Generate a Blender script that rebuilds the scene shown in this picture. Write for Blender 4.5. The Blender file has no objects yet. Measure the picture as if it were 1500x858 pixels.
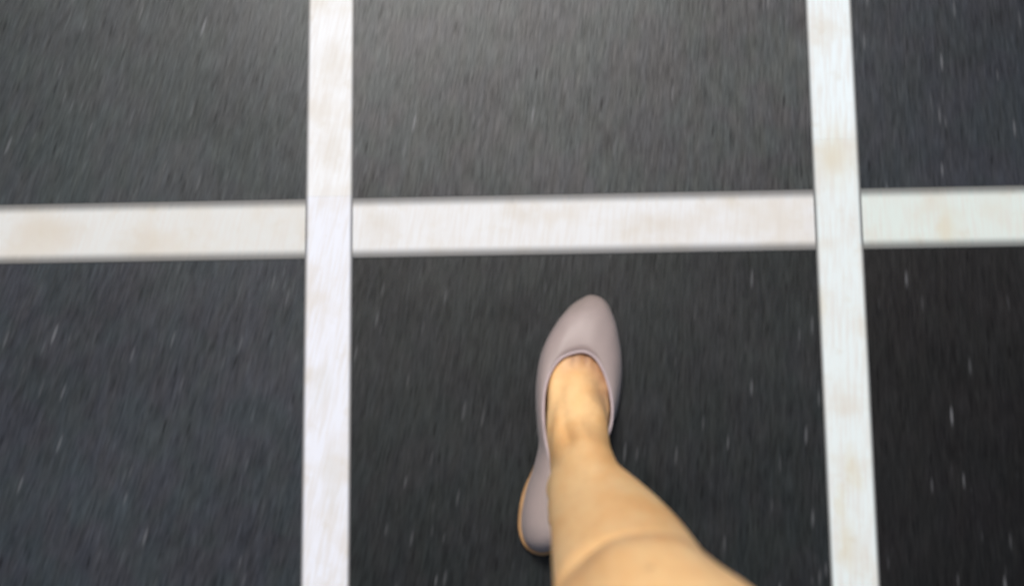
import bpy, bmesh, math, random
import numpy as np
from mathutils import Vector, Matrix, Euler
from mathutils.geometry import interpolate_bezier

random.seed(7)
S = bpy.context.scene
COL = S.collection

# ------------------------------------------------------------------ camera
cam_d = bpy.data.cameras.new('camera')
cam = bpy.data.objects.new('camera', cam_d)
COL.objects.link(cam)
cam.location = (0, 0, 1.45)
cam.rotation_euler = Euler((0.157433214, 0.04249449, -0.00971043), 'XYZ')
cam_d.sensor_width = 36.0
cam_d.lens = 36.0 * 2080 / 1500
cam_d.clip_start = 0.02
cam_d.clip_end = 1000
cam_d.dof.use_dof = True
cam_d.dof.focus_distance = 2.0
cam_d.dof.aperture_fstop = cam_d.lens / 12.0    # about 12 mm entrance pupil
cam_d.dof.aperture_blades = 0
S.camera = cam

# ------------------------------------------------------------------ light
SUN_EL, SUN_AZ = math.radians(62), math.radians(-12)   # azimuth from +Y (image top), positive to the right
W = bpy.data.worlds.new('World')
S.world = W
W.use_nodes = True
nt = W.node_tree
nt.nodes.clear()
sky = nt.nodes.new('ShaderNodeTexSky')
sky.sky_type = 'NISHITA'
sky.sun_disc = False
sky.sun_elevation = SUN_EL
sky.sun_rotation = SUN_AZ
sky.air_density = 1.0
sky.dust_density = 4.0
sky.ozone_density = 1.0
bg = nt.nodes.new('ShaderNodeBackground')
bg.inputs['Strength'].default_value = 0.068
wo = nt.nodes.new('ShaderNodeOutputWorld')
nt.links.new(sky.outputs[0], bg.inputs['Color'])
nt.links.new(bg.outputs[0], wo.inputs['Surface'])
sd = bpy.data.lights.new('sun', 'SUN')
sd.energy = 1.5
sd.angle = math.radians(14)
sd.color = (1.0, 0.975, 0.935)
sun = bpy.data.objects.new('sun', sd)
COL.objects.link(sun)
sdir = Vector((math.sin(SUN_AZ) * math.cos(SUN_EL), math.cos(SUN_AZ) * math.cos(SUN_EL), math.sin(SUN_EL)))
sun.rotation_euler = sdir.to_track_quat('Z', 'Y').to_euler()
S.view_settings.view_transform = 'Standard'
S.view_settings.look = 'None'
S.view_settings.exposure = 0.56
S.view_settings.gamma = 1.0
S.view_settings.use_curve_mapping = False

# ------------------------------------------------------------------ material helpers
class NB:
    """tiny node-building helper"""
    def __init__(s, name):
        s.m = bpy.data.materials.new(name)
        s.m.use_nodes = True
        s.t = s.m.node_tree
        s.t.nodes.clear()
        s.out = s.t.nodes.new('ShaderNodeOutputMaterial')
        s.b = s.t.nodes.new('ShaderNodeBsdfPrincipled')
        s.t.links.new(s.b.outputs[0], s.out.inputs['Surface'])
    def put(s, sock, v):
        if isinstance(v, bpy.types.NodeSocket):
            s.t.links.new(v, sock)
        elif v is not None:
            if sock.type == 'RGBA' and len(v) == 3:
                v = (*v, 1)
            sock.default_value = v
    def n(s, typ, **kw):
        nd = s.t.nodes.new(typ)
        for k, v in kw.items():
            setattr(nd, k, v)
        return nd
    def math(s, op, a, b=None, c=None, clamp=False):
        nd = s.n('ShaderNodeMath', operation=op, use_clamp=clamp)
        for i, v in enumerate((a, b, c)):
            s.put(nd.inputs[i], v)
        return nd.outputs[0]
    def mix(s, f, a, b, mode='MIX'):
        nd = s.n('ShaderNodeMix', data_type='RGBA', blend_type=mode)
        s.put(nd.inputs[0], f); s.put(nd.inputs[6], a); s.put(nd.inputs[7], b)
        return nd.outputs[2]
    def ramp(s, x, a, b, c=0.0, d=1.0):
        nd = s.n('ShaderNodeMapRange', interpolation_type='SMOOTHSTEP')
        for i, v in enumerate((x, a, b, c, d)):
            s.put(nd.inputs[i], v)
        return nd.outputs[0]
    def noise(s, vec, scale, detail=2.0, rough=0.5, color=False):
        nd = s.n('ShaderNodeTexNoise')
        s.put(nd.inputs['Vector'], vec)
        nd.inputs['Scale'].default_value = scale
        nd.inputs['Detail'].default_value = detail
        nd.inputs['Roughness'].default_value = rough
        return nd.outputs['Color' if color else 'Fac']
    def xyz(s, x, y, z=0.0):
        nd = s.n('ShaderNodeCombineXYZ')
        s.put(nd.inputs[0], x); s.put(nd.inputs[1], y); s.put(nd.inputs[2], z)
        return nd.outputs[0]
    def pos(s):
        g = s.n('ShaderNodeNewGeometry')
        sp = s.n('ShaderNodeSeparateXYZ')
        s.t.links.new(g.outputs['Position'], sp.inputs[0])
        return g.outputs['Position'], sp.outputs[0], sp.outputs[1], sp.outputs[2]
    def tint(s):
        return s.n('ShaderNodeObjectInfo').outputs['Color']
    def bump(s, h, strength, dist):
        nd = s.n('ShaderNodeBump')
        nd.inputs['Strength'].default_value = strength
        nd.inputs['Distance'].default_value = dist
        s.put(nd.inputs['Height'], h)
        s.t.links.new(nd.outputs[0], s.b.inputs['Normal'])
    def set(s, **kw):
        for k, v in kw.items():
            s.put(s.b.inputs[k], v)

def blur_coords(nb, fu, fv, off=0.0):
    """stretched coordinates: streaks that imitate motion blur, fanning out slightly across the floor"""
    p, x, y, z = nb.pos()
    yc = nb.math('MINIMUM', nb.math('MAXIMUM', y, -1.0), 1.2)
    e = nb.math('EXPONENT', nb.math('MULTIPLY', yc, 0.34))
    u = nb.math('MULTIPLY', nb.math('SUBTRACT', x, 0.36), e)
    return nb.xyz(nb.math('MULTIPLY', u, fu), nb.math('MULTIPLY', y, fv), off)

def stone_colour(nb, tint):
    """dark stone whose streaks and long flecks imitate motion blur"""
    g1 = nb.noise(blur_coords(nb, 480, 40), 1.0, 2.5, 0.6)
    g2 = nb.noise(blur_coords(nb, 150, 22, 3.0), 1.0, 2.0, 0.5)
    mot = nb.noise(nb.pos()[0], 5.0, 3.0, 0.6)
    k = nb.math('ADD', nb.math('MULTIPLY', nb.math('SUBTRACT', g1, 0.5), 1.9), 1.0)
    k = nb.math('ADD', k, nb.math('MULTIPLY', nb.math('SUBTRACT', g2, 0.5), 0.7))
    k = nb.math('ADD', k, nb.math('MULTIPLY', nb.math('SUBTRACT', mot, 0.5), 0.9))
    k = nb.math('MAXIMUM', k, 0.12)
    hue = nb.mix(nb.ramp(nb.noise(nb.pos()[0], 16.0, 2.0, 0.6), 0.38, 0.62), (1.06, 0.98, 1.04), (0.95, 1.02, 1.0))
    hue2 = nb.mix(nb.ramp(nb.noise(blur_coords(nb, 60, 14, 9.0), 1.0, 1.0, 0.5), 0.35, 0.65), (1.03, 1.0, 0.97), (0.97, 1.0, 1.04))
    c = nb.mix(1.0, tint, nb.xyz(k, k, k), 'MULTIPLY')
    c = nb.mix(1.0, c, (0.96, 1.03, 1.01), 'MULTIPLY')
    c = nb.mix(1.0, c, hue, 'MULTIPLY')
    c = nb.mix(1.0, c, hue2, 'MULTIPLY')
    # mineral flecks: many faint ones, fewer bright ones, and dark pits
    def flecks(fu, fv, off, thr, size):
        vo = nb.n('ShaderNodeTexVoronoi', feature='F1')
        nb.put(vo.inputs['Vector'], blur_coords(nb, fu, fv, off)); vo.inputs['Scale'].default_value = 1.0
        sp = nb.n('ShaderNodeSeparateColor'); nb.t.links.new(vo.outputs['Color'], sp.inputs[0])
        sz = nb.ramp(sp.outputs[0], thr, 1.0, 0.0, size)
        f = nb.ramp(nb.math('SUBTRACT', sz, vo.outputs['Distance']), 0.0, size * 0.7)
        return nb.math('MULTIPLY', f, nb.math('ADD', 0.25, nb.math('MULTIPLY', sp.outputs[1], 0.75)))
    pale = nb.mix(0.6, tint, (0.26, 0.265, 0.275))
    c = nb.mix(nb.math('MULTIPLY', flecks(150, 24, 4.0, 0.58, 0.34), 0.40), c, pale)
    c = nb.mix(nb.math('MULTIPLY', flecks(125, 19, 1.0, 0.78, 0.29), 0.75), c, pale)
    pit = nb.math('MULTIPLY', flecks(190, 30, 7.0, 0.55, 0.36), 0.85)
    c = nb.mix(pit, c, nb.mix(0.15, (0.002, 0.002, 0.002), tint))
    k = nb.math('MULTIPLY', k, nb.math('SUBTRACT', 1.0, pit))
    return c, g1, g2, k

def m_stone():
    nb = NB('dark_stone')
    c, g1, g2, k = stone_colour(nb, nb.tint())
    nb.set(**{'Base Color': c, 'Roughness': nb.math('ADD', 0.27, nb.math('MULTIPLY', g2, 0.12)),
              'Specular IOR Level': nb.math('MULTIPLY', nb.math('ADD', 0.35, nb.math('MULTIPLY', k, 0.65)), 0.2)})
    nb.bump(nb.math('ADD', g1, nb.math('MULTIPLY', g2, 0.7)), 0.13, 0.0010)
    return nb.m

# soiled places on the strips in view: kind, x, y, reach across, reach along (metres)
STAINS = [('b', -0.2502, 0.3906, 0.0181, 0.0278), ('b', -0.2467, 0.4844, 0.0153, 0.0347), ('g', -0.2444, 0.0431, 0.0167, 0.0417), ('g', -0.2575, 0.1409, 0.0139, 0.0278), ('y', 0.277, 0.3722, 0.0208, 0.0382), ('y', 0.255, 0.2074, 0.0097, 0.0278), ('y', 0.2833, 0.0441, 0.0111, 0.0278), ('y', 0.2683, 0.0137, 0.0097, 0.0208), ('y', 0.2717, -0.0301, 0.0125, 0.0312), ('b', -0.5498, 0.3041, 0.0486, 0.0181), ('b', -0.4545, 0.2913, 0.0347, 0.0139), ('b', -0.1946, 0.3012, 0.0208, 0.0208), ('b', 0.0902, 0.2996, 0.0417, 0.0153), ('y', 0.3875, 0.2905, 0.0111, 0.0278), ('b', -0.0515, 0.3095, 0.0278, 0.0139), ]
STAIN_COL = {'b': (0.56, 0.50, 0.40), 'y': (0.62, 0.55, 0.36), 'g': (0.56, 0.56, 0.50)}
STAIN_AMT = {'b': 0.38, 'y': 0.38, 'g': 0.22}
def m_marble():
    nb = NB('white_marble')
    P = nb.pos()[0]
    ed = nb.n('ShaderNodeAttribute', attribute_name='edge').outputs['Fac']     # 0 at the smeared long edges, 1 inside
    st = nb.noise(P, 15.0, 3.0, 0.55)
    st2 = nb.noise(P, 38.0, 3.0, 0.6)
    g = nb.noise(blur_coords(nb, 260, 22, 5.0), 1.0, 2.0, 0.5)
    c = nb.tint()
    c = nb.mix(nb.math('MULTIPLY', nb.ramp(st, 0.45, 0.70), 0.50), c, (0.60, 0.53, 0.41))
    c = nb.mix(nb.math('MULTIPLY', nb.ramp(st2, 0.56, 0.76), 0.34), c, (0.56, 0.50, 0.38))
    c = nb.mix(nb.math('MULTIPLY', nb.ramp(g, 0.38, 0.68), 0.42), c, (0.62, 0.58, 0.52))
    wob = nb.noise(P, 30.0, 3.0, 0.6, color=True)
    wp = nb.n('ShaderNodeVectorMath', operation='MULTIPLY_ADD')
    nb.put(wp.inputs[0], wob); wp.inputs[1].default_value = (0.03, 0.05, 0); nb.put(wp.inputs[2], P)
    for kind, sx, sy, rx, ry in STAINS:
        q = nb.n('ShaderNodeVectorMath', operation='SUBTRACT'); nb.put(q.inputs[0], wp.outputs[0]); q.inputs[1].default_value = (sx + 0.015, sy + 0.025, 0)
        q2 = nb.n('ShaderNodeVectorMath', operation='MULTIPLY'); nb.put(q2.inputs[0], q.outputs[0]); q2.inputs[1].default_value = (1 / rx, 1 / ry, 0)
        ln = nb.n('ShaderNodeVectorMath', operation='LENGTH'); nb.put(ln.inputs[0], q2.outputs[0])
        c = nb.mix(nb.ramp(ln.outputs['Value'], 0.1, 1.25, STAIN_AMT[kind], 0.0), c, STAIN_COL[kind])
    # motion smear painted as a fade to dark along the long edges
    t = nb.ramp(nb.math('ADD', ed, nb.math('MULTIPLY', nb.math('SUBTRACT', g, 0.5), 0.16)), 0.0, 1.0)
    f = nb.math('SUBTRACT', 1.0, nb.math('MULTIPLY', nb.math('POWER', t, 1.35), 1.0))
    f = nb.math('MULTIPLY', f, 0.88)
    c = nb.mix(f, c, (0.055, 0.055, 0.053))
    nb.set(**{'Base Color': c, 'Roughness': 0.45, 'Specular IOR Level': 0.4})
    nb.bump(nb.math('ADD', st2, g), 0.15, 0.0008)
    return nb.m

def m_ground():
    """grout bed close by; farther off, where pieces are too small to tell apart, the same grid as colour"""
    nb = NB('floor_bed')
    p, x, y, z = nb.pos()
    def line(v, o, pitch, half):
        w = nb.math('WRAP', nb.math('SUBTRACT', v, o), pitch / 2, -pitch / 2)
        return nb.math('LESS_THAN', nb.math('ABSOLUTE', w), half)
    ln = nb.math('MAXIMUM', line(x, XV[0], PX, 0.0245), line(y, YH, PY, 0.029))
    far = nb.math('GREATER_THAN', nb.math('MAXIMUM', nb.math('ABSOLUTE', x), nb.math('ABSOLUTE', y)), FAR)
    c, g1, g2, k = stone_colour(nb, (0.035, 0.035, 0.036))
    c = nb.mix(ln, c, (0.72, 0.70, 0.66))
    c = nb.mix(far, (0.045, 0.044, 0.042), c)
    nb.set(**{'Base Color': c, 'Roughness': 0.5})
    return nb.m

# ------------------------------------------------------------------ mesh helpers
def link(name, me, mat=None, parent=None, smooth=False):
    o = bpy.data.objects.new(name, me)
    COL.objects.link(o)
    if mat and not me.materials:
        me.materials.append(mat)
    if smooth:
        me.polygons.foreach_set('use_smooth', [True] * len(me.polygons))
    if parent:
        o.parent = parent
    return o

def slab_mesh(name, sx, sy, h, bev):
    """bevelled-top slab, centred, top at z = 0"""
    x, y = sx / 2, sy / 2
    v, f = [], []
    for (a, b, z) in ((x, y, -h), (x, y, -bev), (x - bev, y - bev, 0)):
        v += [(-a, -b, z), (a, -b, z), (a, b, z), (-a, b, z)]
    for r in range(2):
        for k in range(4):
            f.append((r * 4 + k, r * 4 + (k + 1) % 4, r * 4 + 4 + (k + 1) % 4, r * 4 + 4 + k))
    f.append((8, 9, 10, 11))
    me = bpy.data.meshes.new(name)
    me.from_pydata(v, [], f)
    return me

def strip_mesh(name, w, ln, h, smeared, bev=0.0004):
    """marble strip along Y, centred, eased arrises; 'edge' attribute runs 0..1 over the smeared border"""
    X = [-w / 2, -w / 2, -w / 2 + bev, -w / 2 + bev + smeared, w / 2 - bev - smeared, w / 2 - bev, w / 2, w / 2]
    Z = [-h, -bev, -0.0001, 0, 0, -0.0001, -bev, -h]
    A = [0, 0, 0.05, 1, 1, 0.05, 0, 0]
    v = [(x, s * ln / 2, z) for s in (-1, 1) for x, z in zip(X, Z)]
    f = [(k, k + 1, k + 9, k + 8) for k in range(7)]
    f += [tuple(range(7, -1, -1)), tuple(range(8, 16))]
    me = bpy.data.meshes.new(name)
    me.from_pydata(v, [], f)
    bm = bmesh.new(); bm.from_mesh(me)
    bmesh.ops.recalc_face_normals(bm, faces=bm.faces); bm.to_mesh(me); bm.free()
    at = me.attributes.new('edge', 'FLOAT', 'POINT')
    at.data.foreach_set('value', A * 2)
    return me

# ------------------------------------------------------------------ floor
XV = (-0.2508, 0.27877)              # centre lines of the two marble strips in view
WV = (0.0494, 0.0480)
YH = 0.3026
WH = 0.0640
PX = XV[1] - XV[0]
PY = 0.53
N = 4                                 # slabs laid one by one out to this many bays
FAR = 9.0
STONE, MARBLE = m_stone(), m_marble()
BED = m_ground()

g = bpy.data.meshes.new('floor')
g.from_pydata([(-150, -150, -0.012), (150, -150, -0.012), (150, 150, -0.012), (-150, 150, -0.012)], [], [(0, 1, 2, 3)])
floor = link('floor', g, BED)
floor['kind'] = 'structure'
floor['label'] = 'dark stone floor with motion-blur streaks painted in, divided into panels by a grid of white marble strips'

J = 0.0001                            # joint each side of a strip
slab_me = slab_mesh('dark_slab', PX - 0.049 - 2 * J, PY - WH - 2 * J, 0.011, 0.0004)
slab_me.materials.append(STONE)
FALLOFF_TINT = {(-1, 0): (0.024, 0.029, 0.031), (0, 0): (0.041, 0.042, 0.0425), (1, 0): (0.018, 0.021, 0.026),  # sheen and light falloff across the floor put into the panel colours
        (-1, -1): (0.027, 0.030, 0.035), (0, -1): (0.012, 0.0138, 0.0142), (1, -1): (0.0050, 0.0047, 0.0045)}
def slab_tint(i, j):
    t = FALLOFF_TINT.get((i, j))
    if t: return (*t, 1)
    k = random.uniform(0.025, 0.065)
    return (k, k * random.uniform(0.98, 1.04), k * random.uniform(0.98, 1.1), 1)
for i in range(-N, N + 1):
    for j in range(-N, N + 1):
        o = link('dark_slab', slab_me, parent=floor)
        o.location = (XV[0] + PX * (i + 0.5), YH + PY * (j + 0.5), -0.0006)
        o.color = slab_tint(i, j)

# vertical strips run through; they are laid in lengths with a hairline joint
LV = PY - 0.0001
mv = [strip_mesh('marble_strip', w + 0.001, LV, 0.011, 0.0040) for w in WV]
for m in mv: m.materials.append(MARBLE)
VT = {(0, 1): (0.770, 0.785, 0.780), (0, 0): (0.75, 0.775, 0.825), (0, -1): (0.70, 0.750, 0.765),
      (1, 1): (0.735, 0.81, 0.815), (1, 0): (0.70, 0.765, 0.750), (1, -1): (0.645, 0.735, 0.730)}
for i in range(-N, N + 2):
    me = mv[1 if i == 1 else 0]
    y0 = {0: 0.337, 1: 0.388}.get(i, 0.337 + random.uniform(-0.2, 0.2))
    for j in range(-N - 1, N + 2):
        o = link('marble_strip', me, parent=floor)
        o.location = (XV[0] + PX * i, y0 + PY * (j - 0.5), 0.0004 + random.uniform(-1, 1) * 0.0001)
        k = random.uniform(0.70, 0.82)
        o.color = (*VT.get((i, j), (k, k * 0.985, k * random.uniform(0.9, 0.97))), 1)
# cross strips are cut between the running ones
mh = strip_mesh('marble_strip', WH, PX - 0.049 - 2 * J, 0.011, 0.0115)
mh.materials.append(MARBLE)
HT = {(-1, 0): (0.645, 0.655, 0.62), (0, 0): (0.71, 0.722, 0.715), (1, 0): (0.63, 0.70, 0.645)}
for i in range(-N, N + 1):
    for j in range(-N, N + 2):
        o = link('marble_strip', mh, parent=floor)
        o.location = (XV[0] + PX * (i + 0.5), YH + PY * j, 0.0)
        o.rotation_euler.z = math.pi / 2
        k = random.uniform(0.70, 0.80)
        o.color = (*HT.get((i, j), (k, k * 0.98, k * 0.93)), 1)

# farther bays: the same stones, joined
def far_floor(which):
    v, f = [], []
    def box(x0, x1, y0, y1, z):
        b = len(v); h = 0.010
        v.extend([(x0, y0, z - h), (x1, y0, z - h), (x1, y1, z - h), (x0, y1, z - h), (x0, y0, z), (x1, y0, z), (x1, y1, z), (x0, y1, z)])
        f.extend([(b + 4, b + 5, b + 6, b + 7), (b, b + 1, b + 5, b + 4), (b + 1, b + 2, b + 6, b + 5), (b + 2, b + 3, b + 7, b + 6), (b + 3, b, b + 4, b + 7)])
    K = 16
    for i in range(-K, K + 1):
        for j in range(-K, K + 1):
            if abs(i) <= N and abs(j) <= N: continue
            cx, cy = XV[0] + PX * (i + 0.5), YH + PY * (j + 0.5)
            hx, hy = (PX - 0.049) / 2, (PY - WH) / 2
            if which == 'stone':
                box(cx - hx + J, cx + hx - J, cy - hy + J, cy + hy - J, -0.0006)
            else:
                inn = lambda a, b: abs(a) <= N and abs(b) <= N
                if not (-N <= i <= N + 1 and -N - 0 <= j <= N):
                    box(cx - hx - 0.049, cx - hx, cy - PY / 2, cy + PY / 2 - 0.0005, 0.0004)
                if not (-N <= i <= N and -N <= j <= N + 1):
                    box(cx - hx + J, cx + hx - J, cy - hy - WH, cy - hy, 0.0)
    me = bpy.data.meshes.new('far_' + which)
    me.from_pydata(v, [], f)
    if which == 'marble':
        at = me.attributes.new('edge', 'FLOAT', 'POINT'); at.data.foreach_set('value', [1.0] * len(v))
    return me
fs = link('slab_field', far_floor('stone'), STONE, floor); fs['kind'] = 'stuff'; fs.color = (0.04, 0.041, 0.043, 1)
fm = link('strip_field', far_floor('marble'), MARBLE, floor); fm['kind'] = 'stuff'; fm.color = (0.76, 0.75, 0.71, 1)

# ------------------------------------------------------------------ person
def m_skin():
    nb = NB('skin')
    p, x, y, z = nb.pos()
    ps = nb.xyz(x, y, nb.math('MULTIPLY', z, 0.3))
    mo = nb.noise(ps, 22.0, 3.0, 0.6)
    mo2 = nb.noise(ps, 140.0, 2.0, 0.6)
    c = nb.mix(nb.ramp(mo, 0.35, 0.70), (0.93, 0.60, 0.285), (0.86, 0.475, 0.185))
    c = nb.mix(nb.math('MULTIPLY', nb.ramp(mo2, 0.45, 0.75), 0.22), c, (0.70, 0.38, 0.17))
    # brown-red shade painted at toe webs, shoe throat and knee crease; also the moles
    shade_mole_fac = nb.n('ShaderNodeAttribute', attribute_name='shade_mole').outputs['Fac']
    c = nb.mix(nb.math('MULTIPLY', shade_mole_fac, 0.72), c, (0.22, 0.075, 0.045))
    nb.set(**{'Base Color': c, 'Roughness': 0.46, 'Specular IOR Level': 0.4, 'Subsurface Weight': 0.12,
              'Subsurface Radius': (1.0, 0.35, 0.18), 'Subsurface Scale': 0.006})
    nb.bump(mo2, 0.06, 0.001)
    return nb.m

def m_leather():
    nb = NB('shoe_leather')
    p, x, y, z = nb.pos()
    a = nb.noise(p, 30.0, 3.0, 0.6)
    b = nb.noise(p, 420.0, 2.0, 0.6)
    c = nb.mix(nb.ramp(a, 0.3, 0.7), (0.365, 0.290, 0.268), (0.335, 0.272, 0.250))
    # browner towards the toe tip
    tip = nb.math('ADD', y, nb.math('MULTIPLY', nb.math('SUBTRACT', a, 0.5), 0.02))
    c = nb.mix(nb.ramp(tip, 0.196, 0.224, 0.0, 0.6), c, (0.21, 0.165, 0.14))
    nb.set(**{'Base Color': c, 'Roughness': nb.math('ADD', 0.42, nb.math('MULTIPLY', a, 0.10)), 'Specular IOR Level': 0.42,
              'Sheen Weight': 0.08})
    nb.bump(b, 0.04, 0.0005)
    return nb.m

def m_simple(name, col, rough, scale=60, amp=0.25, bump=0.1):
    nb = NB(name)
    a = nb.noise(nb.pos()[0], scale, 3.0, 0.6)
    c = nb.mix(nb.ramp(a, 0.3, 0.7), tuple(v * (1 - amp) for v in col), tuple(min(1, v * (1 + amp)) for v in col))
    nb.set(**{'Base Color': c, 'Roughness': rough})
    nb.bump(a, bump, 0.001)
    return nb.m

SKIN, LEATHER = m_skin(), m_leather()
BIND = m_simple('shoe_binding', (0.50, 0.41, 0.415), 0.45, 90, 0.06)
TAN = m_simple('tan_sole', (0.38, 0.21, 0.085), 0.5, 120, 0.12)
LINING = m_simple('shoe_lining', (0.42, 0.33, 0.27), 0.7, 90, 0.1)
CLOTH = m_simple('dark_cloth', (0.045, 0.05, 0.07), 0.85, 300, 0.3)
HAIR = m_simple('dark_hair', (0.02, 0.014, 0.010), 0.4, 200, 0.5, 0.4)
EYE = m_simple('eye_white', (0.75, 0.74, 0.72), 0.2, 40, 0.03)
IRIS = m_simple('dark_iris', (0.03, 0.015, 0.008), 0.2, 40, 0.1)

def catmull(pts, n):
    """resample an open chain of tuples with a Catmull-Rom spline, n steps per segment"""
    P = [np.array(p, float) for p in pts]
    P = [2 * P[0] - P[1]] + P + [2 * P[-1] - P[-2]]
    out = []
    for k in range(1, len(P) - 2):
        a, b, c, d = P[k - 1:k + 3]
        for s in range(n):
            t = s / n
            out.append(0.5 * (2 * b + (c - a) * t + (2 * a - 5 * b + 4 * c - d) * t * t + (3 * b - a - 3 * c + d) * t ** 3))
    out.append(P[-2])
    return out

def closed(pts, n):
    """resample a closed loop"""
    P = [np.array(p, float) for p in pts]
    m = len(P); out = []
    for k in range(m):
        a, b, c, d = P[k - 1], P[k], P[(k + 1) % m], P[(k + 2) % m]
        for s in range(n):
            t = s / n
            out.append(0.5 * (2 * b + (c - a) * t + (2 * a - 5 * b + 4 * c - d) * t * t + (3 * b - a - 3 * c + d) * t ** 3))
    return out

def loft(bm, rings):
    vs = [[bm.verts.new(tuple(p)) for p in r] for r in rings]
    for a, b in zip(vs[:-1], vs[1:]):
        n = len(a)
        for k in range(n):
            bm.faces.new((a[k], a[(k + 1) % n], b[(k + 1) % n], b[k]))
    for r, fl in ((vs[0], True), (vs[-1], False)):
        c = bm.verts.new(sum((v.co for v in r), Vector()) / len(r))
        n = len(r)
        for k in range(n):
            t = (r[(k + 1) % n], r[k], c) if fl else (r[k], r[(k + 1) % n], c)
            bm.faces.new(t)

def limb(bm, chain, seg=28, n=6):
    """chain rows: x, y, z, radius across (X side), radius front, radius back - horizontal elliptical sections"""
    rings = []
    R = np.array(catmull(chain, n))
    for _ in range(14):                      # fair the profile
        R[1:-1] = 0.25 * R[:-2] + 0.5 * R[1:-1] + 0.25 * R[2:]
    for r in R:
        x, y, z, a, f, b = r
        ring = []
        for k in range(seg):
            t = 2 * math.pi * k / seg
            c, s = math.cos(t), math.sin(t)
            ring.append((x + a * c, y + (f if s > 0 else b) * s, z))
        rings.append(ring)
    loft(bm, rings)

def tube(bm, pts, seg=14, n=4):
    """rows x, y, z, r; round sections square to the path; rounded ends"""
    R = catmull(pts, n)
    rings = []
    up = None
    for k, r in enumerate(R):
        a = R[max(0, k - 1)][:3]; b = R[min(len(R) - 1, k + 1)][:3]
        d = Vector(b - a).normalized()
        if up is None:
            up = d.orthogonal().normalized()
        u = (up - d * up.dot(d)).normalized(); up = u
        w = d.cross(u)
        c = Vector(r[:3])
        ring = lambda cc, rr: [cc + u * rr * math.cos(2 * math.pi * q / seg) + w * rr * math.sin(2 * math.pi * q / seg) for q in range(seg)]
        if k == 0:
            for h in (0.95, 0.6): rings.append(ring(c - d * r[3] * h, r[3] * math.sqrt(1 - h * h)))
        rings.append(ring(c, r[3]))
        if k == len(R) - 1:
            for h in (0.6, 0.95): rings.append(ring(c + d * r[3] * h, r[3] * math.sqrt(1 - h * h)))
    loft(bm, rings)

def ball(bm, c, r, seg=20):
    m = Matrix.Translation(c) @ Matrix.Diagonal((*r, 1))
    bmesh.ops.create_uvsphere(bm, u_segments=seg, v_segments=seg // 2, radius=1, matrix=m)

LEAN = 0.30
def foot(bm, M):
    """right foot in its own frame (heel at 0, toes along +Y, inner side -X, sole at z = 0), placed by M"""
    # rows: y, x centre, half width, top z
    rows = [(0.008, 0.000, 0.008, 0.026), (0.013, 0.000, 0.018, 0.040), (0.025, 0.000, 0.0245, 0.062), (0.048, 0.000, 0.0285, 0.086),
            (0.075, 0.001, 0.030, 0.082), (0.095, 0.001, 0.0310, 0.076), (0.115, 0.0015, 0.034, 0.064), (0.140, 0.002, 0.037, 0.053),
            (0.165, 0.001, 0.040, 0.040), (0.185, -0.001, 0.039, 0.033), (0.205, -0.002, 0.034, 0.027), (0.222, -0.004, 0.026, 0.023), (0.234, -0.006, 0.012, 0.017)]
    rings = []
    for y, x, w, h in catmull(rows, 5):
        ring = []
        for k in range(40):
            t = 2 * math.pi * k / 40
            c, s = math.cos(t), math.sin(t)
            # inner side is higher than the outer: the ridge of the instep sits a little inside
            e = 0.72 if s > 0 else 0.35
            xx = x + (w - (0.009 * min(1.0, max(0.0, (y - 0.03) / 0.04)) if c < 0 else 0)) * math.copysign(abs(c) ** e if s > 0 else abs(c) ** 0.55, c)
            zz = 0.4 * h + (0.6 * h * abs(s) ** 0.72 * (1.0 - 0.20 * max(0, c)) if s > 0 else -0.4 * h * abs(s) ** e)
            lean = LEAN * zz * min(1.0, max(0.0, (0.12 - y) / 0.08))      # the heel and ankle roll outward over the sole
            ring.append(M @ Vector((xx - 0.004 * max(0, s) * (h / 0.06) + lean, y, zz)))
        rings.append(ring)
    loft(bm, rings)

# foot frame: heel on the floor, toes turned a little outward
FA = math.radians(-9.5)
MF = Matrix.Translation((-0.021, -0.034, 0.010)) @ Matrix.Rotation(FA, 4, 'Z')

def hand(bm, wrist, d, n, side):
    """relaxed hand: palm, four bent fingers of unequal length, thumb from the side of the palm"""
    d = Vector(d).normalized(); n = Vector(n); n = (n - d * n.dot(d)).normalized()   # n = palm normal
    s = d.cross(n) * side                                                           # towards the thumb
    w = Vector(wrist)
    P = lambda a, b, c: w + d * a + s * b + n * c
    row = lambda v, r: (*v, r)
    tube(bm, [row(P(-0.03, 0, 0), 0.0235), row(P(0.0, 0, 0), 0.024), row(P(0.03, 0.006, 0.002), 0.022), row(P(0.07, 0.016, 0.004), 0.015)])
    tube(bm, [row(P(0.0, -0.006, 0), 0.022), row(P(0.03, -0.014, 0.002), 0.019), row(P(0.068, -0.022, 0.004), 0.013)])
    tube(bm, [row(P(0.02, 0, 0), 0.02), row(P(0.08, 0, 0.003), 0.013)])
    for b, L, r in ((0.027, 0.070, 0.0085), (0.009, 0.079, 0.0088), (-0.010, 0.073, 0.0083), (-0.028, 0.057, 0.0074)):
        a0 = 0.082 - abs(b - 0.008) * 0.25
        tube(bm, [row(P(a0 - 0.02, b * 0.9, 0.003), r + 0.001), row(P(a0, b, 0.004), r + 0.0008), row(P(a0 + L * 0.42, b * 1.1, 0.011), r),
                  row(P(a0 + L * 0.72, b * 1.12, 0.026), r * 0.92), row(P(a0 + L * 0.88, b * 1.12, 0.042), r * 0.82)])
    tube(bm, [row(P(0.012, 0.016, 0.006), 0.014), row(P(0.042, 0.040, 0.014), 0.0115), row(P(0.068, 0.050, 0.024), 0.0098), row(P(0.090, 0.050, 0.034), 0.0082)])

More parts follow.
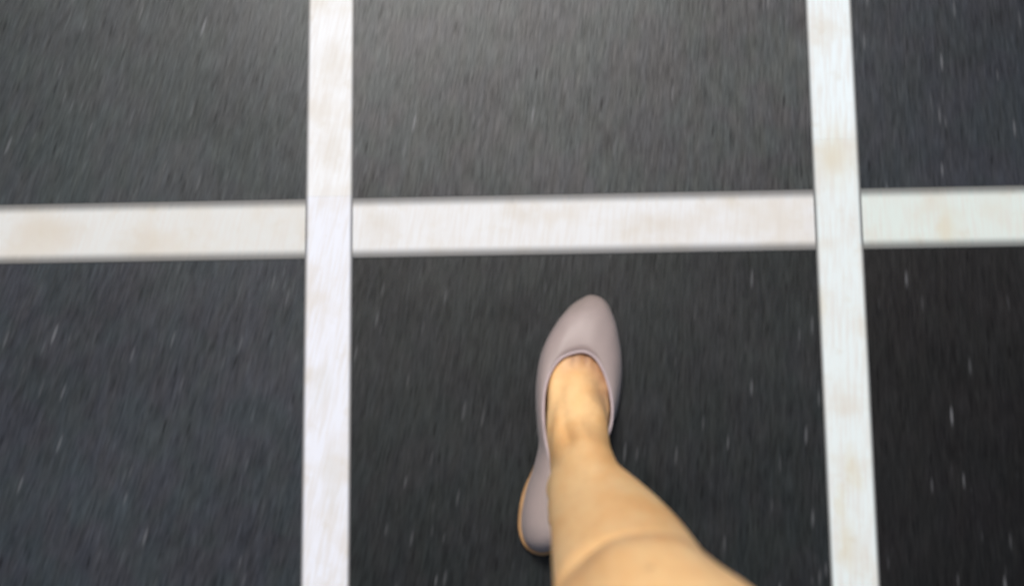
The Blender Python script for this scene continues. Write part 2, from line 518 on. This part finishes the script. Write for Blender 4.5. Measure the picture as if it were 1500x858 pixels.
# right leg: shin leans back from the planted foot, thigh leans back to the hip
LEG_R = [(0.004, 0.020, 0.050, 0.024, 0.044, 0.030), (0.008, 0.030, 0.085, 0.0275, 0.046, 0.048), (0.008, 0.030, 0.115, 0.0300, 0.041, 0.050),
         (0.013, 0.024, 0.16, 0.0350, 0.037, 0.050), (0.022, 0.008, 0.23, 0.0430, 0.038, 0.056), (0.031, -0.010, 0.30, 0.0490, 0.040, 0.060),
         (0.036, -0.026, 0.37, 0.0530, 0.043, 0.058), (0.040, -0.041, 0.43, 0.0550, 0.045, 0.054), (0.045, -0.060, 0.49, 0.0590, 0.050, 0.054),
         (0.055, -0.078, 0.54, 0.0710, 0.055, 0.060), (0.060, -0.102, 0.60, 0.0830, 0.070, 0.070), (0.053, -0.150, 0.68, 0.0760, 0.075, 0.077),
         (0.052, -0.215, 0.77, 0.080, 0.080, 0.082), (0.045, -0.285, 0.86, 0.080, 0.085, 0.09)]
# left leg trails behind, heel lifted
LEG_L = [(-0.150, -0.735, 0.135, 0.031, 0.034, 0.034), (-0.149, -0.690, 0.20, 0.036, 0.040, 0.044), (-0.147, -0.625, 0.29, 0.050, 0.046, 0.062),
         (-0.145, -0.560, 0.37, 0.050, 0.046, 0.058), (-0.144, -0.505, 0.44, 0.048, 0.050, 0.052), (-0.143, -0.470, 0.50, 0.052, 0.054, 0.056),
         (-0.140, -0.430, 0.60, 0.064, 0.066, 0.070), (-0.136, -0.385, 0.74, 0.077, 0.078, 0.082), (-0.125, -0.345, 0.86, 0.080, 0.085, 0.09)]
ML = Matrix.Translation((-0.150, -0.772, 0.075)) @ Matrix.Rotation(math.radians(8), 4, 'Z') @ Matrix.Rotation(math.radians(-24), 4, 'X') @ Matrix.Diagonal((-1, 1, 1, 1))

# outline of the sole edge and of the top opening, matched station by station from the toe round the inner side and heel
OUT = [(0.0236, 0.2256), (0.0123, 0.2222), (0.0003, 0.2139), (-0.0132, 0.1979), (-0.0246, 0.1785), (-0.0314, 0.1604), (-0.0352, 0.1367), (-0.0358, 0.1159), (-0.0347, 0.0918), (-0.0335, 0.0746), (-0.0386, 0.0527), (-0.0457, 0.0324), (-0.0508, 0.0101), (-0.0517, -0.0102), (-0.0457, -0.0257), (-0.0322, -0.0325), (-0.0137, -0.0273), (0.0068, -0.0161), (0.0161, 0.0081), (0.0214, 0.0344), (0.0273, 0.0568), (0.0346, 0.0806), (0.0454, 0.1045), (0.0508, 0.1321), (0.052, 0.1564), (0.0498, 0.1787), (0.0454, 0.1998), (0.0367, 0.219)]
TOP = [(0.0091, 0.164, 0.042), (-0.0038, 0.1607, 0.0425), (-0.0121, 0.1553, 0.043), (-0.019, 0.1458, 0.043), (-0.0232, 0.1363, 0.0435), (-0.0264, 0.1234, 0.044), (-0.0276, 0.1078, 0.045), (-0.0272, 0.0895, 0.046), (-0.0247, 0.0713, 0.048), (-0.0209, 0.0525, 0.051), (-0.0184, 0.0325, 0.054), (-0.016, 0.014, 0.057), (-0.0129, -0.0017, 0.06), (-0.0117, -0.0108, 0.062), (-0.0032, -0.0141, 0.063), (0.0086, -0.0123, 0.062), (0.0161, -0.0007, 0.06), (0.0204, 0.0156, 0.057), (0.0235, 0.0347, 0.053), (0.0279, 0.0533, 0.049), (0.0323, 0.072, 0.046), (0.0388, 0.0909, 0.0435), (0.0405, 0.1078, 0.042), (0.0389, 0.1228, 0.041), (0.0351, 0.1378, 0.041), (0.0306, 0.1487, 0.0412), (0.0253, 0.1569, 0.0415), (0.0179, 0.1625, 0.042)]

def build_body():
    bm = bmesh.new()
    foot(bm, MF)
    n0 = len(bm.faces); foot(bm, ML)
    limb(bm, LEG_R); limb(bm, LEG_L)
    tube(bm, [(0.008, 0.132, 0.030, 0.020), (0.0075, 0.100, 0.051, 0.0270), (0.008, 0.072, 0.078, 0.0285), (0.0095, 0.057, 0.110, 0.0285), (0.013, 0.044, 0.16, 0.0275), (0.018, 0.027, 0.21, 0.0270), (0.024, 0.006, 0.28, 0.027)], 20)
    cx = -0.042
    limb(bm, [(cx, -0.325, 0.80, 0.10, 0.07, 0.08), (cx, -0.320, 0.86, 0.165, 0.095, 0.12), (cx, -0.318, 0.93, 0.160, 0.095, 0.115), (cx, -0.312, 1.02, 0.125, 0.085, 0.085),
              (cx, -0.310, 1.10, 0.128, 0.092, 0.085), (cx, -0.312, 1.19, 0.140, 0.105, 0.092), (cx, -0.318, 1.28, 0.145, 0.090, 0.095), (cx, -0.322, 1.34, 0.150, 0.065, 0.075),
              (cx, -0.322, 1.375, 0.085, 0.050, 0.055), (cx, -0.318, 1.395, 0.055, 0.046, 0.050)], 36)
    tube(bm, [(cx, -0.322, 1.36, 0.055), (cx, -0.312, 1.42, 0.050), (cx, -0.290, 1.48, 0.050)], 20)
    ball(bm, (cx, -0.262, 1.560), (0.072, 0.090, 0.098), 32)
    ball(bm, (cx, -0.228, 1.505), (0.052, 0.055, 0.050), 24)
    # nose, brow, lips, chin, ears
    tube(bm, [(cx, -0.176, 1.568, 0.0075), (cx, -0.162, 1.545, 0.009), (cx, -0.155, 1.530, 0.0115)], 12)
    for s in (-1, 1):
        ball(bm, (cx + s * 0.010, -0.165, 1.527), (0.009, 0.009, 0.008), 12)
        tube(bm, [(cx + s * 0.012, -0.181, 1.578, 0.008), (cx + s * 0.045, -0.196, 1.577, 0.008)], 10)
        ball(bm, (cx + s * 0.074, -0.268, 1.548), (0.008, 0.018, 0.030), 14)
        ball(bm, (cx + s * 0.033, -0.208, 1.535), (0.026, 0.025, 0.020), 14)
    ball(bm, (cx, -0.176, 1.502), (0.022, 0.010, 0.006), 14)
    ball(bm, (cx, -0.178, 1.492), (0.019, 0.010, 0.006), 14)
    ball(bm, (cx, -0.186, 1.470), (0.020, 0.018, 0.018), 14)
    # arms
    for s, sw in ((1, -0.10), (-1, 0.0)):
        sh = (cx + s * 0.165, -0.322, 1.325)
        el = (cx + s * 0.215, -0.345 + sw * 0.5, 1.06)
        wr = (cx + s * 0.225, -0.300 + sw, 0.835)
        tube(bm, [(cx + s * 0.12, -0.32, 1.335, 0.045), (*sh, 0.048), ((sh[0] + el[0]) / 2 + s * 0.008, (sh[1] + el[1]) / 2, 1.20, 0.041), (*el, 0.036),
                  ((el[0] + wr[0]) / 2, (el[1] + wr[1]) / 2 - 0.006, 0.965, 0.034), (*wr, 0.0235)], 18, 5)
        hand(bm, (wr[0], wr[1] + 0.005, wr[2] - 0.02), (0, 0.14, -1), (-s, 0.1, 0), s)
    bmesh.ops.recalc_face_normals(bm, faces=bm.faces)
    me = bpy.data.meshes.new('tmp'); bm.to_mesh(me); bm.free()
    o = bpy.data.objects.new('tmp', me); COL.objects.link(o)
    r = o.modifiers.new('r', 'REMESH'); r.mode = 'VOXEL'; r.voxel_size = 0.0034
    sm = o.modifiers.new('s', 'SMOOTH'); sm.factor = 0.5; sm.iterations = 7
    dg = bpy.context.evaluated_depsgraph_get()
    out = bpy.data.meshes.new_from_object(o.evaluated_get(dg))
    bpy.data.objects.remove(o); bpy.data.meshes.remove(me)
    out.name = 'person'
    # detail relief on the remeshed skin
    nV = len(out.vertices)
    co = np.empty(nV * 3); out.vertices.foreach_get('co', co); co = co.reshape(-1, 3)
    no = np.empty(nV * 3); out.vertex_normals.foreach_get('vector', no); no = no.reshape(-1, 3)
    shade_mole = np.zeros(nV)
    disp = np.zeros(nV)
    x, y, z = co.T
    # clefts between the toes, just behind the shoe's throat
    for (wx, wy, dep) in WEBS:
        dx = x - wx - (y - wy) * 0.10
        along = np.clip((y - (wy - 0.016)) / 0.016, 0, 1)
        gmask = np.exp(-(dx / 0.0030) ** 2) * along * (z > 0.018) * (z < 0.08) * (no[:, 2] > 0.2)
        disp -= 0.6 * dep * gmask
        shade_mole = np.maximum(shade_mole, np.exp(-(dx / 0.0042) ** 2) * along * (z < 0.08) * (z > 0.015))  # reddish shade of the clefts painted on the skin
    dth = np.min([np.hypot(x - t[0], y - t[1]) for t in TOP[:4] + TOP[-5:]], axis=0)
    shade_mole = np.maximum(shade_mole, 1.0 * np.exp(-(dth / 0.017) ** 2) * np.clip((x + 0.016) / 0.024, 0.0, 1) * (z < 0.07))  # brown-red shade painted along the front of the shoe opening
    # tendons over the instep
    for ax, ay, bx, by in ((-0.006, 0.150, -0.001, 0.085), (0.008, 0.148, 0.004, 0.085), (0.022, 0.140, 0.009, 0.085)):
        t = np.clip((y - by) / (ay - by), 0, 1)
        dx = x - (bx + (ax - bx) * t)
        disp += 0.0010 * np.exp(-(dx / 0.0040) ** 2) * np.exp(-((t - 0.55) / 0.35) ** 2) * (z < 0.11) * (no[:, 2] > 0.3)
    # shin tendon and the hollow on its inner side
    ce = 0.008 + 0.10 * np.clip(z - 0.10, 0, 1)
    zz = np.exp(-((z - 0.125) / 0.045) ** 2) * (no[:, 1] > 0.1) * (y > 0) * (np.abs(x) < 0.06)
    disp += 0.0022 * zz * np.exp(-((x - ce + 0.001) / 0.0050) ** 2)
    disp -= 0.0045 * zz * np.exp(-((x - ce + 0.016) / 0.0055) ** 2)
    # ankle bones
    for bx, by, bz in ((-0.024, 0.026, 0.095), (0.036, 0.016, 0.085)):
        d2 = (x - bx) ** 2 + (y - by) ** 2 + (z - bz) ** 2
        disp += 0.005 * np.exp(-d2 / 0.015 ** 2)
    # kneecap: a shield that steps proud of the shin below it, soft fold along its lower edge
    for kx, ky, kz in ((0.046, -0.016, KNEE_Z), (-0.144, -0.455, 0.455)):
        f = np.clip((y - (ky - 0.06)) / 0.05, 0, 1)
        m = (np.abs(x - kx) < 0.08) & (np.abs(z - kz) < 0.16)
        low = kz - 0.020 - 5.0 * (x - kx) ** 2
        edge = 1 / (1 + np.exp(-np.clip((z - low) / 0.0075, -30, 30)))
        fade = np.exp(-np.clip((z - low) / 0.075, 0, 9) ** 2)
        disp += np.where(m, 0.0105 * edge * fade * f * np.exp(-((x - kx) / 0.034) ** 4), 0)
        disp -= np.where(m, 0.0060 * np.exp(-((z - low + 0.010) / 0.011) ** 2) * f, 0)
        shade_mole = np.maximum(shade_mole, np.where(m, 0.40 * np.exp(-((z - low - 0.022) / np.where(z > low + 0.022, 0.018, 0.032)) ** 2) * f, 0))  # shade of the knee crease painted as a brown band
    # small moles on the thigh just above the knee and on the kneecap
    for mx, mz, mr in ((0.045, 0.585, 0.0022), (0.052, 0.535, 0.0016)):
        d2 = (x - mx) ** 2 + (z - mz) ** 2
        shade_mole = np.maximum(shade_mole, 0.9 * np.exp(-(d2 / mr ** 2)) * (no[:, 1] > 0.3) * (y > -0.12))
    # eye sockets
    for s in (-1, 1):
        d2 = (x - (-0.042 + s * 0.031)) ** 2 + ((y + 0.186) * 0.7) ** 2 + (z - 1.560) ** 2
        disp -= 0.008 * np.exp(-d2 / 0.013 ** 2)
    co += no * disp[:, None]
    # the heel and instep are held inside the shoe's walls
    x, y, z = co.T
    zt = np.interp(y, [t[1] for t in TOP[13:0:-1]], [t[2] for t in TOP[13:0:-1]])
    tt = np.clip((z - 0.009) / (zt - 0.009), 0, 1)
    inside = (y > -0.02) & (y < 0.135) & (z < zt + 0.004) & (np.abs(x) < 0.09)
    for side, oi, ti in ((1, OUT[14:0:-1], TOP[13:0:-1]), (-1, OUT[17:25], TOP[17:24])):
        lim = (1 - tt) * np.interp(y, [t[1] for t in oi], [t[0] for t in oi]) + tt * np.interp(y, [t[1] for t in ti], [t[0] for t in ti]) + side * 0.0032
        bad = inside & ((lim - x) * side > 0)
        x[bad] = lim[bad]
    out.vertices.foreach_set('co', co.ravel())
    at = out.attributes.new('shade_mole', 'FLOAT', 'POINT'); at.data.foreach_set('value', shade_mole)
    out.materials.clear()
    out.update()
    return out

WEBS = [(0.0030, 0.157, 0.0014), (0.0145, 0.155, 0.0026), (0.0238, 0.149, 0.0026), (0.0315, 0.140, 0.0020)]
KNEE_Z = 0.526
person = link('person', build_body(), SKIN, None, True)
person['label'] = 'walking person in a pale mauve flat shoe with bare leg stepping onto the dark floor'
person['category'] = 'person'

# --- shoe, in world coordinates about the planted foot
def build_shoe():
    NS = 6
    E = closed(OUT, NS); T = closed(TOP, NS)
    n = len(E); K = 12
    z0 = 0.009
    rows = []
    for k in range(K + 1):
        t = k / K * math.pi / 2
        row = []
        for e, o in zip(E, T):
            ln = math.hypot(o[0] - e[0], o[1] - e[1])
            p = min(1.0, max(0.0, (ln - 0.012) / 0.03))          # 1 on the vamp, 0 along the walls
            gx = (1 - math.cos(t)) * p + (1 - math.cos(t)) ** 0.85 * (1 - p)
            hz = math.sin(t) ** (0.78 * p + 0.95 * (1 - p))
            row.append((e[0] + (o[0] - e[0]) * gx, e[1] + (o[1] - e[1]) * gx, z0 + (o[2] - z0) * hz))
        rows.append(row)
    me = bpy.data.meshes.new('shoe')
    v = [p for r in rows for p in r]
    f = []
    for k in range(K):
        for q in range(n):
            f.append((k * n + q, k * n + (q + 1) % n, (k + 1) * n + (q + 1) % n, (k + 1) * n + q))
    # inner skin (lining side), 1.6 mm inside
    inner = []
    for k, r in enumerate(rows):
        for q, p in enumerate(r):
            a = Vector(r[(q + 1) % n]) - Vector(r[q - 1])
            b = Vector(rows[min(K, k + 1)][q]) - Vector(rows[max(0, k - 1)][q])
            nn = a.cross(b).normalized()
            inner.append(tuple(Vector(p) - nn * 0.0016 * SGN))
    m = len(v); v += inner
    fi = []
    for k in range(K):
        for q in range(n):
            fi.append((m + (k + 1) * n + q, m + (k + 1) * n + (q + 1) % n, m + k * n + (q + 1) % n, m + k * n + q))
    rim = [(K * n + q, K * n + (q + 1) % n, m + K * n + (q + 1) % n, m + K * n + q) for q in range(n)]
    me.from_pydata(v, [], f + fi + rim)
    me.materials.append(LEATHER); me.materials.append(LINING)
    for k in range(len(f), len(f) + len(fi)): me.polygons[k].material_index = 1
    bm = bmesh.new(); bm.from_mesh(me); bmesh.ops.recalc_face_normals(bm, faces=bm.faces); bm.to_mesh(me); bm.free()
    return me, E, T
SGN = 1.0
shoe_me, EO, TO = build_shoe()

def sole_mesh():
    bm = bmesh.new()
    n = len(EO)
    c = np.mean([np.array(e) for e in EO], axis=0)
    def ring(z, off):
        r = []
        for q in range(n):
            a = np.array(EO[(q + 1) % n]) - np.array(EO[q - 1]); nrm = np.array((-a[1], a[0])); nrm /= np.linalg.norm(nrm)
            if nrm @ (np.array(EO[q]) - c) < 0: nrm = -nrm
            y = EO[q][1]
            h = off + 0.0035 * max(0.0, min(1.0, (0.055 - y) / 0.03)) * (1 if EO[q][0] < -0.01 else 0.5)   # welt stands out round the heel
            r.append((EO[q][0] + nrm[0] * h, EO[q][1] + nrm[1] * h, z))
        return r
    loft(bm, [ring(0.0012, -0.002), ring(0.0022, -0.0004), ring(0.0075, 0.0), ring(0.0095, -0.0006), ring(0.0100, -0.0022)])
    bmesh.ops.recalc_face_normals(bm, faces=bm.faces)
    me = bpy.data.meshes.new('sole'); bm.to_mesh(me); bm.free()
    return me
def ring_tube(name, loop, r, seg=8):
    bm = bmesh.new(); n = len(loop); rings = []
    for q in range(n):
        d = Vector(loop[(q + 1) % n]) - Vector(loop[q - 1]); d.normalize()
        u = Vector((0, 0, 1)); u = (u - d * u.dot(d)).normalized(); w = d.cross(u)
        rings.append([bm.verts.new(Vector(loop[q]) + u * r * math.cos(6.2832 * k / seg) + w * r * math.sin(6.2832 * k / seg)) for k in range(seg)])
    for q in range(n):
        a, b = rings[q], rings[(q + 1) % n]
        for k in range(seg):
            bm.faces.new((a[k], a[(k + 1) % seg], b[(k + 1) % seg], b[k]))
    bmesh.ops.recalc_face_normals(bm, faces=bm.faces)
    me = bpy.data.meshes.new(name); bm.to_mesh(me); bm.free()
    return me
sole_me = sole_mesh(); bind_me = ring_tube('topline_binding', TO, 0.0015)
shoe = link('shoe', shoe_me, None, person, True)
shoe['label'] = 'pale mauve grey leather flat with a rounded pointed toe and low cut throat'
link('sole', sole_me, TAN, shoe, True)
link('topline_binding', bind_me, BIND, shoe, True)
# the other shoe, on the trailing foot
MS = ML @ MF.inverted()
shoe2 = shoe.copy(); COL.objects.link(shoe2); shoe2.parent = person; shoe2.matrix_local = MS
del shoe2['label']
for ch in (('sole', sole_me), ('topline_binding', bind_me)):
    c = bpy.data.objects.new(ch[0], ch[1]); COL.objects.link(c); c.parent = shoe2

# --- dress, hair, eyes
def dress_mesh():
    cx = -0.042
    R = [(cx, -0.315, 0.735, 0.245, 0.255, 0.215), (cx, -0.315, 0.78, 0.228, 0.235, 0.195), (cx, -0.315, 0.83, 0.202, 0.195, 0.165), (cx, -0.318, 0.90, 0.175, 0.118, 0.138),
         (cx, -0.314, 0.99, 0.143, 0.100, 0.104), (cx, -0.311, 1.08, 0.138, 0.102, 0.096), (cx, -0.312, 1.18, 0.150, 0.116, 0.102), (cx, -0.318, 1.28, 0.155, 0.100, 0.104), (cx, -0.322, 1.345, 0.140, 0.074, 0.084), (cx, -0.322, 1.372, 0.098, 0.062, 0.066)]
    rings = []; seg = 96
    for r in catmull(R, 6):
        x, y, z, a, f, b = r
        fl = max(0.0, (0.92 - z) / 0.27)
        ring = []
        for k in range(seg):
            t = 2 * math.pi * k / seg
            w = 1 + 0.045 * fl * math.sin(14 * t + 1.3 * math.sin(3 * t))
            ring.append((x + a * math.cos(t) * w, y + (f if math.sin(t) > 0 else b) * math.sin(t) * w, z))
        rings.append(ring)
    v = [p for r in rings for p in r]; f = []
    for k in range(len(rings) - 1):
        for q in range(seg):
            f.append((k * seg + q, k * seg + (q + 1) % seg, (k + 1) * seg + (q + 1) % seg, (k + 1) * seg + q))
    me = bpy.data.meshes.new('dress'); me.from_pydata(v, [], f)
    return me
dress = link('dress', dress_mesh(), CLOTH, person, True)
sol = dress.modifiers.new('thickness', 'SOLIDIFY'); sol.thickness = 0.002

def hair_mesh():
    bm = bmesh.new(); cx = -0.042
    ball(bm, (cx, -0.276, 1.575), (0.084, 0.098, 0.098), 32)
    limb(bm, [(cx, -0.315, 1.30, 0.060, 0.012, 0.016), (cx, -0.345, 1.38, 0.078, 0.020, 0.024), (cx, -0.335, 1.46, 0.082, 0.030, 0.032), (cx, -0.318, 1.55, 0.082, 0.040, 0.050)], 28)
    me = bpy.data.meshes.new('t'); bm.to_mesh(me); bm.free()
    o = bpy.data.objects.new('t', me); COL.objects.link(o)
    r = o.modifiers.new('r', 'REMESH'); r.mode = 'VOXEL'; r.voxel_size = 0.006
    s = o.modifiers.new('s', 'SMOOTH'); s.iterations = 8
    out = bpy.data.meshes.new_from_object(o.evaluated_get(bpy.context.evaluated_depsgraph_get()))
    bpy.data.objects.remove(o)
    co = np.empty(len(out.vertices) * 3); out.vertices.foreach_get('co', co); co = co.reshape(-1, 3)
    # open the face, comb strands
    x, y, z = co.T
    ang = np.arctan2(x - cx, -(y + 0.28))
    k = np.where((y > -0.235) & (z < 1.60), 1.0, 0.0)
    co[:, 1] -= k * np.clip(y + 0.235, 0, 1) * 1.0
    rad = 1 + 0.012 * np.sin(46 * ang + 6 * np.sin(z * 30))
    co[:, 0] = cx + (co[:, 0] - cx) * rad; co[:, 1] = -0.28 + (co[:, 1] + 0.28) * rad
    out.vertices.foreach_set('co', co.ravel()); out.materials.clear(); out.name = 'hair'
    return out
link('hair', hair_mesh(), HAIR, person, True)
for s in (-1, 1):
    bm = bmesh.new(); ball(bm, (0, 0, 0), (0.0118,) * 3, 20)
    me = bpy.data.meshes.new('eye'); bm.to_mesh(me); bm.free()
    e = link('eye', me, EYE, person, True); e.location = (-0.042 + s * 0.031, -0.1905, 1.560)
    bm = bmesh.new(); ball(bm, (0, 0.0098, -0.0035), (0.0052, 0.0026, 0.0052), 16)
    me = bpy.data.meshes.new('iris'); bm.to_mesh(me); bm.free()
    link('iris', me, IRIS, e, True)
